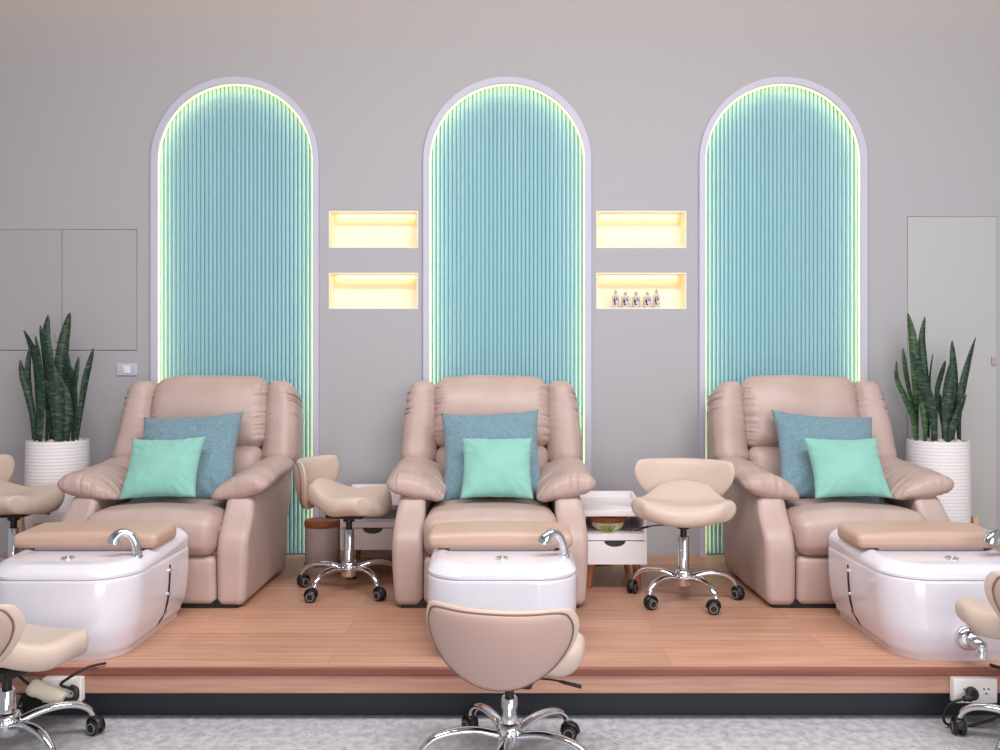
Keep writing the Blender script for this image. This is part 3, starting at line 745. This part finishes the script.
# ------------------------------------------------------------------ snake plants
def make_plant(cx, cy, leaves, label, seed, zr=0.694, r=0.156):
    rnd = random.Random(seed)
    base = PZ+0.283-0.20
    t = thing('potted_snake_plant', label, 'plant', (cx, cy, base), 0, 'snake plants in white pots')
    H = zr+PZ-base
    n = 180; prof = [(0.0,0.0)]
    for i in range(n+1):
        v = i/n
        rr = r*(0.80+0.20*sm(0,0.30,v)+0.03*math.sin(PI*v))
        prof.append((rr+0.0006*math.sin(2*PI*v*34), v*H))
    prof += [(r-0.010,H),(r-0.012,H-0.045),(0.0,H-0.045)]
    MB().lathe(prof, n=48, cap=False).build('pot', M['pot'], t, angle=70)
    MB().lathe([(0.0,H-0.044),(r-0.013,H-0.044),(r-0.013,H-0.03),(0.0,H-0.028)], n=32).build('soil', M['soil'], t)
    # pebbles
    pb = MB()
    for i in range(190):
        a = rnd.random()*2*PI; q = (r-0.024)*math.sqrt(rnd.random())
        s = 0.008+0.008*rnd.random()
        vs = []; st = len(pb.v)
        pb.lathe([(0.001,-0.55*s),(0.7*s,-0.4*s),(s,0),(0.7*s,0.4*s),(0.001,0.55*s)], (0,0,0), 8)
        mt = Matrix.Translation((q*math.cos(a), q*math.sin(a), H-0.022+0.020*rnd.random()*(1-q/r)+0.009*(i%3)/2)) @ Euler((rnd.random()*0.8,rnd.random()*0.8,rnd.random()*6)).to_matrix().to_4x4() @ Matrix.Diagonal((1,0.8+0.4*rnd.random(),1,1))
        pb.xf(mt, st)
    pe = pb.build('pebbles', M['pebble'], t); pe['kind'] = 'stuff'
    # leaves: (path in pixels base->tip, half width px, depth offset, twist, light)
    for k, (path, hw, dy, tw, lt) in enumerate(leaves):
        Y = cy+dy; P = []
        for i, (px, py) in enumerate(path):
            f_ = i/(len(path)-1)
            yy = Y + (dy*0.6)*f_
            P.append(Vector((wx(px,yy)-cx, yy-cy, wz(py,yy)-base)))
        P[0].z = H-0.035
        P = catmull(P, 7, False); m_ = len(P); w0 = hw*cy/F
        b = MB(); vs = []; fs = []
        for i, p in enumerate(P):
            f_ = i/(m_-1)
            w = 0.88*w0*(0.42+0.58*sm(0,0.5,f_))*(1-max(0,(f_-0.55)/0.45)**2.2)**0.8 if f_ < 0.999 else 0.0008
            w = max(w, 0.0008)
            tn = (P[min(i+1,m_-1)]-P[max(i-1,0)]).normalized()
            ang = tw + 0.5*math.sin(f_*2.2+k)
            sd = Vector((math.cos(ang), math.sin(ang), 0)); sd = (sd-tn*sd.dot(tn)).normalized()
            nn = sd.cross(tn).normalized()
            th = 0.0022
            cup = 0.28*w
            row = [(-1,cup),(-0.55,0.25*cup),(0,0),(0.55,0.25*cup),(1,cup)]
            for a, c_ in row: vs.append(p+sd*w*a - nn*c_ + nn*th*(1-abs(a)))
            for a, c_ in reversed(row): vs.append(p+sd*w*a - nn*c_ - nn*th*(1-abs(a)))
        for i in range(m_-1):
            for a in range(10): fs.append((i*10+a, i*10+(a+1)%10, (i+1)*10+(a+1)%10, (i+1)*10+a))
        fs.append(tuple(range(10))); fs.append(tuple(reversed([(m_-1)*10+a for a in range(10)])))
        b.add(vs, fs); b.build('leaf', M['leaf2'] if lt else M['leaf'], t, angle=70)
    # stand
    s = thing('plant_stand', label.split(' in ')[0].replace('tall ','')+' '+'pot: pale wooden stand with upright posts', 'plant stand', (cx, cy, PZ), 0, 'pale wood plant stands')
    s['label'] = 'pale wooden stand with upright posts under the '+('left' if cx < 0 else 'right')+' white plant pot'
    c_ = 0.205
    for a in (0, PI/2, PI, 3*PI/2):
        mt = Matrix.Rotation(a+(0.0),4,'Z')
        MB().rbox(c_-0.016,c_+0.016,-0.016,0.016,0.0,0.275,0.003,step=0.1,m=2).xf(mt).build('post', M['standwood'], s)
    z1 = base-PZ-0.0005
    MB().box(-c_,c_,-0.014,0.014,z1-0.03,z1).build('cross_bar', M['standwood'], s, smooth=False)
    MB().box(-0.014,0.014,-c_,c_,z1-0.0302,z1-0.0004).build('cross_bar', M['standwood'], s, smooth=False)
L_ = lambda x, y: (x/3.571, 300+y/3.571)
Rr = lambda x, y: (840+x/3.406, 300+y/3.406)
left_leaves = [
 ([L_(128,505),L_(118,420),L_(100,330),L_(82,270),L_(72,213)], 4.2, -0.03, 0.2, 0),
 ([L_(122,505),L_(112,380),L_(100,260),L_(108,160)], 3.6, 0.05, 0.5, 0),
 ([L_(135,505),L_(140,380),L_(130,230),L_(105,160),L_(84,108)], 6.0, 0.06, -0.2, 0),
 ([L_(138,505),L_(142,400),L_(140,280),L_(126,128)], 6.2, -0.06, 0.1, 0),
 ([L_(165,505),L_(170,330),L_(158,180),L_(143,90)], 4.0, 0.07, 0.4, 0),
 ([L_(160,505),L_(178,380),L_(175,240),L_(163,140),L_(172,52)], 6.0, 0.03, -0.1, 0),
 ([L_(180,505),L_(195,400),L_(213,270),L_(228,150),L_(250,43)], 7.0, 0.05, 0.1, 0),
 ([L_(210,505),L_(208,430),L_(200,330),L_(190,230)], 7.0, -0.08, 0.0, 0),
 ([L_(235,505),L_(240,420),L_(222,330),L_(198,270)], 7.0, -0.05, 0.2, 0),
 ([L_(225,505),L_(235,400),L_(240,280),L_(238,180)], 5.5, 0.02, 0.3, 0),
 ([L_(258,505),L_(262,420),L_(258,300),L_(244,220)], 5.0, 0.0, 0.2, 0),
 ([L_(262,505),L_(268,400),L_(262,330),L_(270,260),L_(281,203)], 4.2, -0.03, -0.3, 0),
 ([L_(190,505),L_(182,430),L_(170,350),L_(160,280)], 5.0, -0.02, -0.2, 0),
 ([L_(272,505),L_(288,400),L_(305,290),L_(318,235),L_(334,172)], 4.0, 0.02, 0.35, 0),
]
right_leaves = [
 ([Rr(262,468),Rr(250,400),Rr(225,330),Rr(198,270),Rr(193,208)], 5.6, -0.03, 0.1, 1),
 ([Rr(268,468),Rr(258,390),Rr(238,300),Rr(225,230),Rr(214,162)], 4.8, 0.03, 0.2, 1),
 ([Rr(262,468),Rr(262,370),Rr(258,250),Rr(252,170),Rr(245,110),Rr(230,43)], 5.2, 0.05, -0.2, 1),
 ([Rr(292,468),Rr(290,400),Rr(284,330),Rr(262,250)], 5.0, -0.04, 0.2, 1),
 ([Rr(300,468),Rr(296,330),Rr(284,210),Rr(280,130),Rr(290,56)], 4.4, 0.06, 0.15, 0),
 ([Rr(322,468),Rr(316,400),Rr(295,310),Rr(265,230),Rr(240,170)], 6.0, -0.06, 0.0, 0),
 ([Rr(318,468),Rr(312,360),Rr(308,270),Rr(316,185)], 4.6, 0.04, 0.5, 0),
 ([Rr(330,468),Rr(330,400),Rr(336,310),Rr(348,260),Rr(360,206)], 6.4, -0.02, 0.2, 0),
 ([Rr(352,468),Rr(355,420),Rr(345,360),Rr(330,310)], 4.4, 0.02, -0.1, 0),
 ([Rr(362,468),Rr(366,400),Rr(372,300),Rr(384,200)], 6.2, -0.05, 0.1, 0),
 ([Rr(384,468),Rr(390,350),Rr(388,240),Rr(382,136)], 4.6, 0.05, 0.3, 0),
 ([Rr(408,468),Rr(405,390),Rr(420,290),Rr(440,210),Rr(463,126)], 4.6, 0.03, 0.2, 0),
 ([Rr(372,468),Rr(392,420),Rr(412,370),Rr(431,322)], 4.8, -0.06, -0.1, 0),
 ([Rr(412,468),Rr(410,420),Rr(408,370),Rr(412,330)], 3.4, 0.0, 0.3, 0),
]
make_plant(wx(58,4.60), 4.60, left_leaves, 'tall dark snake plant in white ribbed pot, left of the left recliner', 3)
make_plant(wx(937.5,4.60), 4.60, right_leaves, 'tall green snake plant in white ribbed pot, right of the right recliner', 4)

# ------------------------------------------------------------------ outlets and cords on the platform front
FY = PF+0.0055
def outlet(x0, x1, z0, z1, label):
    t = thing('power_outlet', label, 'outlet', ((x0+x1)/2, FY, (z0+z1)/2), 0, 'white outlets on the platform front')
    w, h = (x1-x0)/2, (z1-z0)/2
    MB().rbox(-w,w,-0.034,0.0,-h,h,0.005,m=2,step=0.1).build('plate', M['whiteplastic'], t)
    s = MB()
    for a in (-0.034, 0.036):
        for (dx, dz) in ((-0.008,0.008),(0.008,0.008),(0.0,-0.008)): s.lathe([(0.0,-0.0352),(0.0034,-0.0352),(0.0034,-0.033),(0.0,-0.033)], (a+dx,0,dz), 10, 'y')
    s.build('socket_holes', M['label'], t, smooth=False)
    return t
outlet(1.613,1.767,0.084,0.170,'white power outlet on the platform front below the right foot tub')
outlet(-1.628,-1.488,0.086,0.172,'white power outlet on the platform front below the left foot tub')
# right black plug with looping cord
t = thing('electrical_plug', 'black plug and looping cord in the right outlet', 'power cord', (1.664, FY-0.034, 0.126))
MB().tube(catmull([(0.006,-0.002,0.0),(0.004,-0.02,0.0),(-0.012,-0.036,-0.004),(-0.04,-0.038,-0.012)],5,False), [0.020]*5+[0.019]*4+[0.015]*4+[0.010]*3, 12).build('plug', M['black'], t)
MB().tube(catmull([(-0.035,-0.038,-0.010),(-0.08,-0.03,-0.03),(-0.098,-0.02,-0.07),(-0.09,-0.01,-0.105),(-0.05,0.0,-0.121),(0.03,0.0,-0.115),(0.12,-0.012,-0.07),(0.155,-0.008,0.0),(0.15,-0.004,0.05),(0.135,0.012,0.0745),(0.115,0.03,0.0795),(0.105,0.05,0.0795)],6,False), 0.005, 8).build('cord', M['cord'], t)
# left white plug adapter with black cord
t = thing('electrical_plug', 'white wrapped plug connector with black cord at the left outlet', 'power cord', (-1.572, FY-0.034, 0.131))
MB().tube(catmull([(-0.065,-0.05,0.034),(-0.05,-0.05,0.026),(-0.01,-0.045,0.006),(0.03,-0.04,-0.014),(0.048,-0.04,-0.020)],5,False), [0.026]*3+[0.029]*4+[0.026]*5+[0.028]*5+[0.026]*4, 14).build('connector', M['cream'], t)
MB().tube(catmull([(0.045,-0.04,-0.018),(0.07,-0.036,-0.022),(0.082,-0.028,-0.012),(0.074,-0.016,0.008),(0.055,-0.014,0.016)],6,False), 0.010, 8).build('plug', M['black'], t)
MB().tube(catmull([(0.05,-0.012,0.012),(0.02,-0.014,0.025),(0.05,-0.02,0.05),(0.09,-0.004,0.072),(0.11,0.014,0.0795),(0.15,0.05,0.0795)],6,False), 0.005, 8).build('cord', M['cord'], t)
MB().tube(catmull([(-0.06,-0.05,0.032),(-0.09,-0.045,0.05),(-0.13,-0.03,0.075),(-0.15,0.012,0.0795),(-0.16,0.05,0.0795)],6,False), 0.005, 8).build('cord', M['cord'], t)

# ------------------------------------------------------------------ lights, world, camera
def area(name, loc, rot, sx, sy, power, col):
    l = bpy.data.lights.new(name, 'AREA'); l.shape = 'RECTANGLE'; l.size = sx; l.size_y = sy; l.energy = power; l.color = col
    o = bpy.data.objects.new(name, l); COL.objects.link(o); o.location = loc; o.rotation_euler = rot; return o
area('ceiling_light', (0.3,1.7,3.85), (R_(8),0,0), 5.0, 0.8, 205, (1,0.955,0.945))
area('window_light', (2.8,-2.2,2.1), (R_(80),0,R_(10)), 3.5, 2.0, 105, (0.95,1.0,1.0))
area('warm_front_fill', (0.1,-1.6,0.75), (R_(92),0,0), 2.0, 0.8, 40, (1,0.72,0.62))  # added warm fill behind the camera, lifts the lower wall and recliners
area('cove_light', (0,4.6,3.86), (R_(12),0,0), 9.0, 0.2, 17, (1,0.58,0.2))
w = bpy.data.worlds.new('room_light'); sc.world = w; w.use_nodes = True
bg = w.node_tree.nodes['Background']; bg.inputs[0].default_value = (0.96,0.97,1.0,1); bg.inputs[1].default_value = 0.36

cam = bpy.data.cameras.new('camera'); co = bpy.data.objects.new('camera', cam); COL.objects.link(co)
co.location = (0,0,CAMZ); co.rotation_euler = (PI/2,0,0); cam.sensor_width = 36; cam.lens = 36*F/1000; cam.clip_start = 0.05
sc.camera = co
sc.view_settings.view_transform = 'Standard'; sc.view_settings.look = 'None'; sc.view_settings.exposure = 0.0
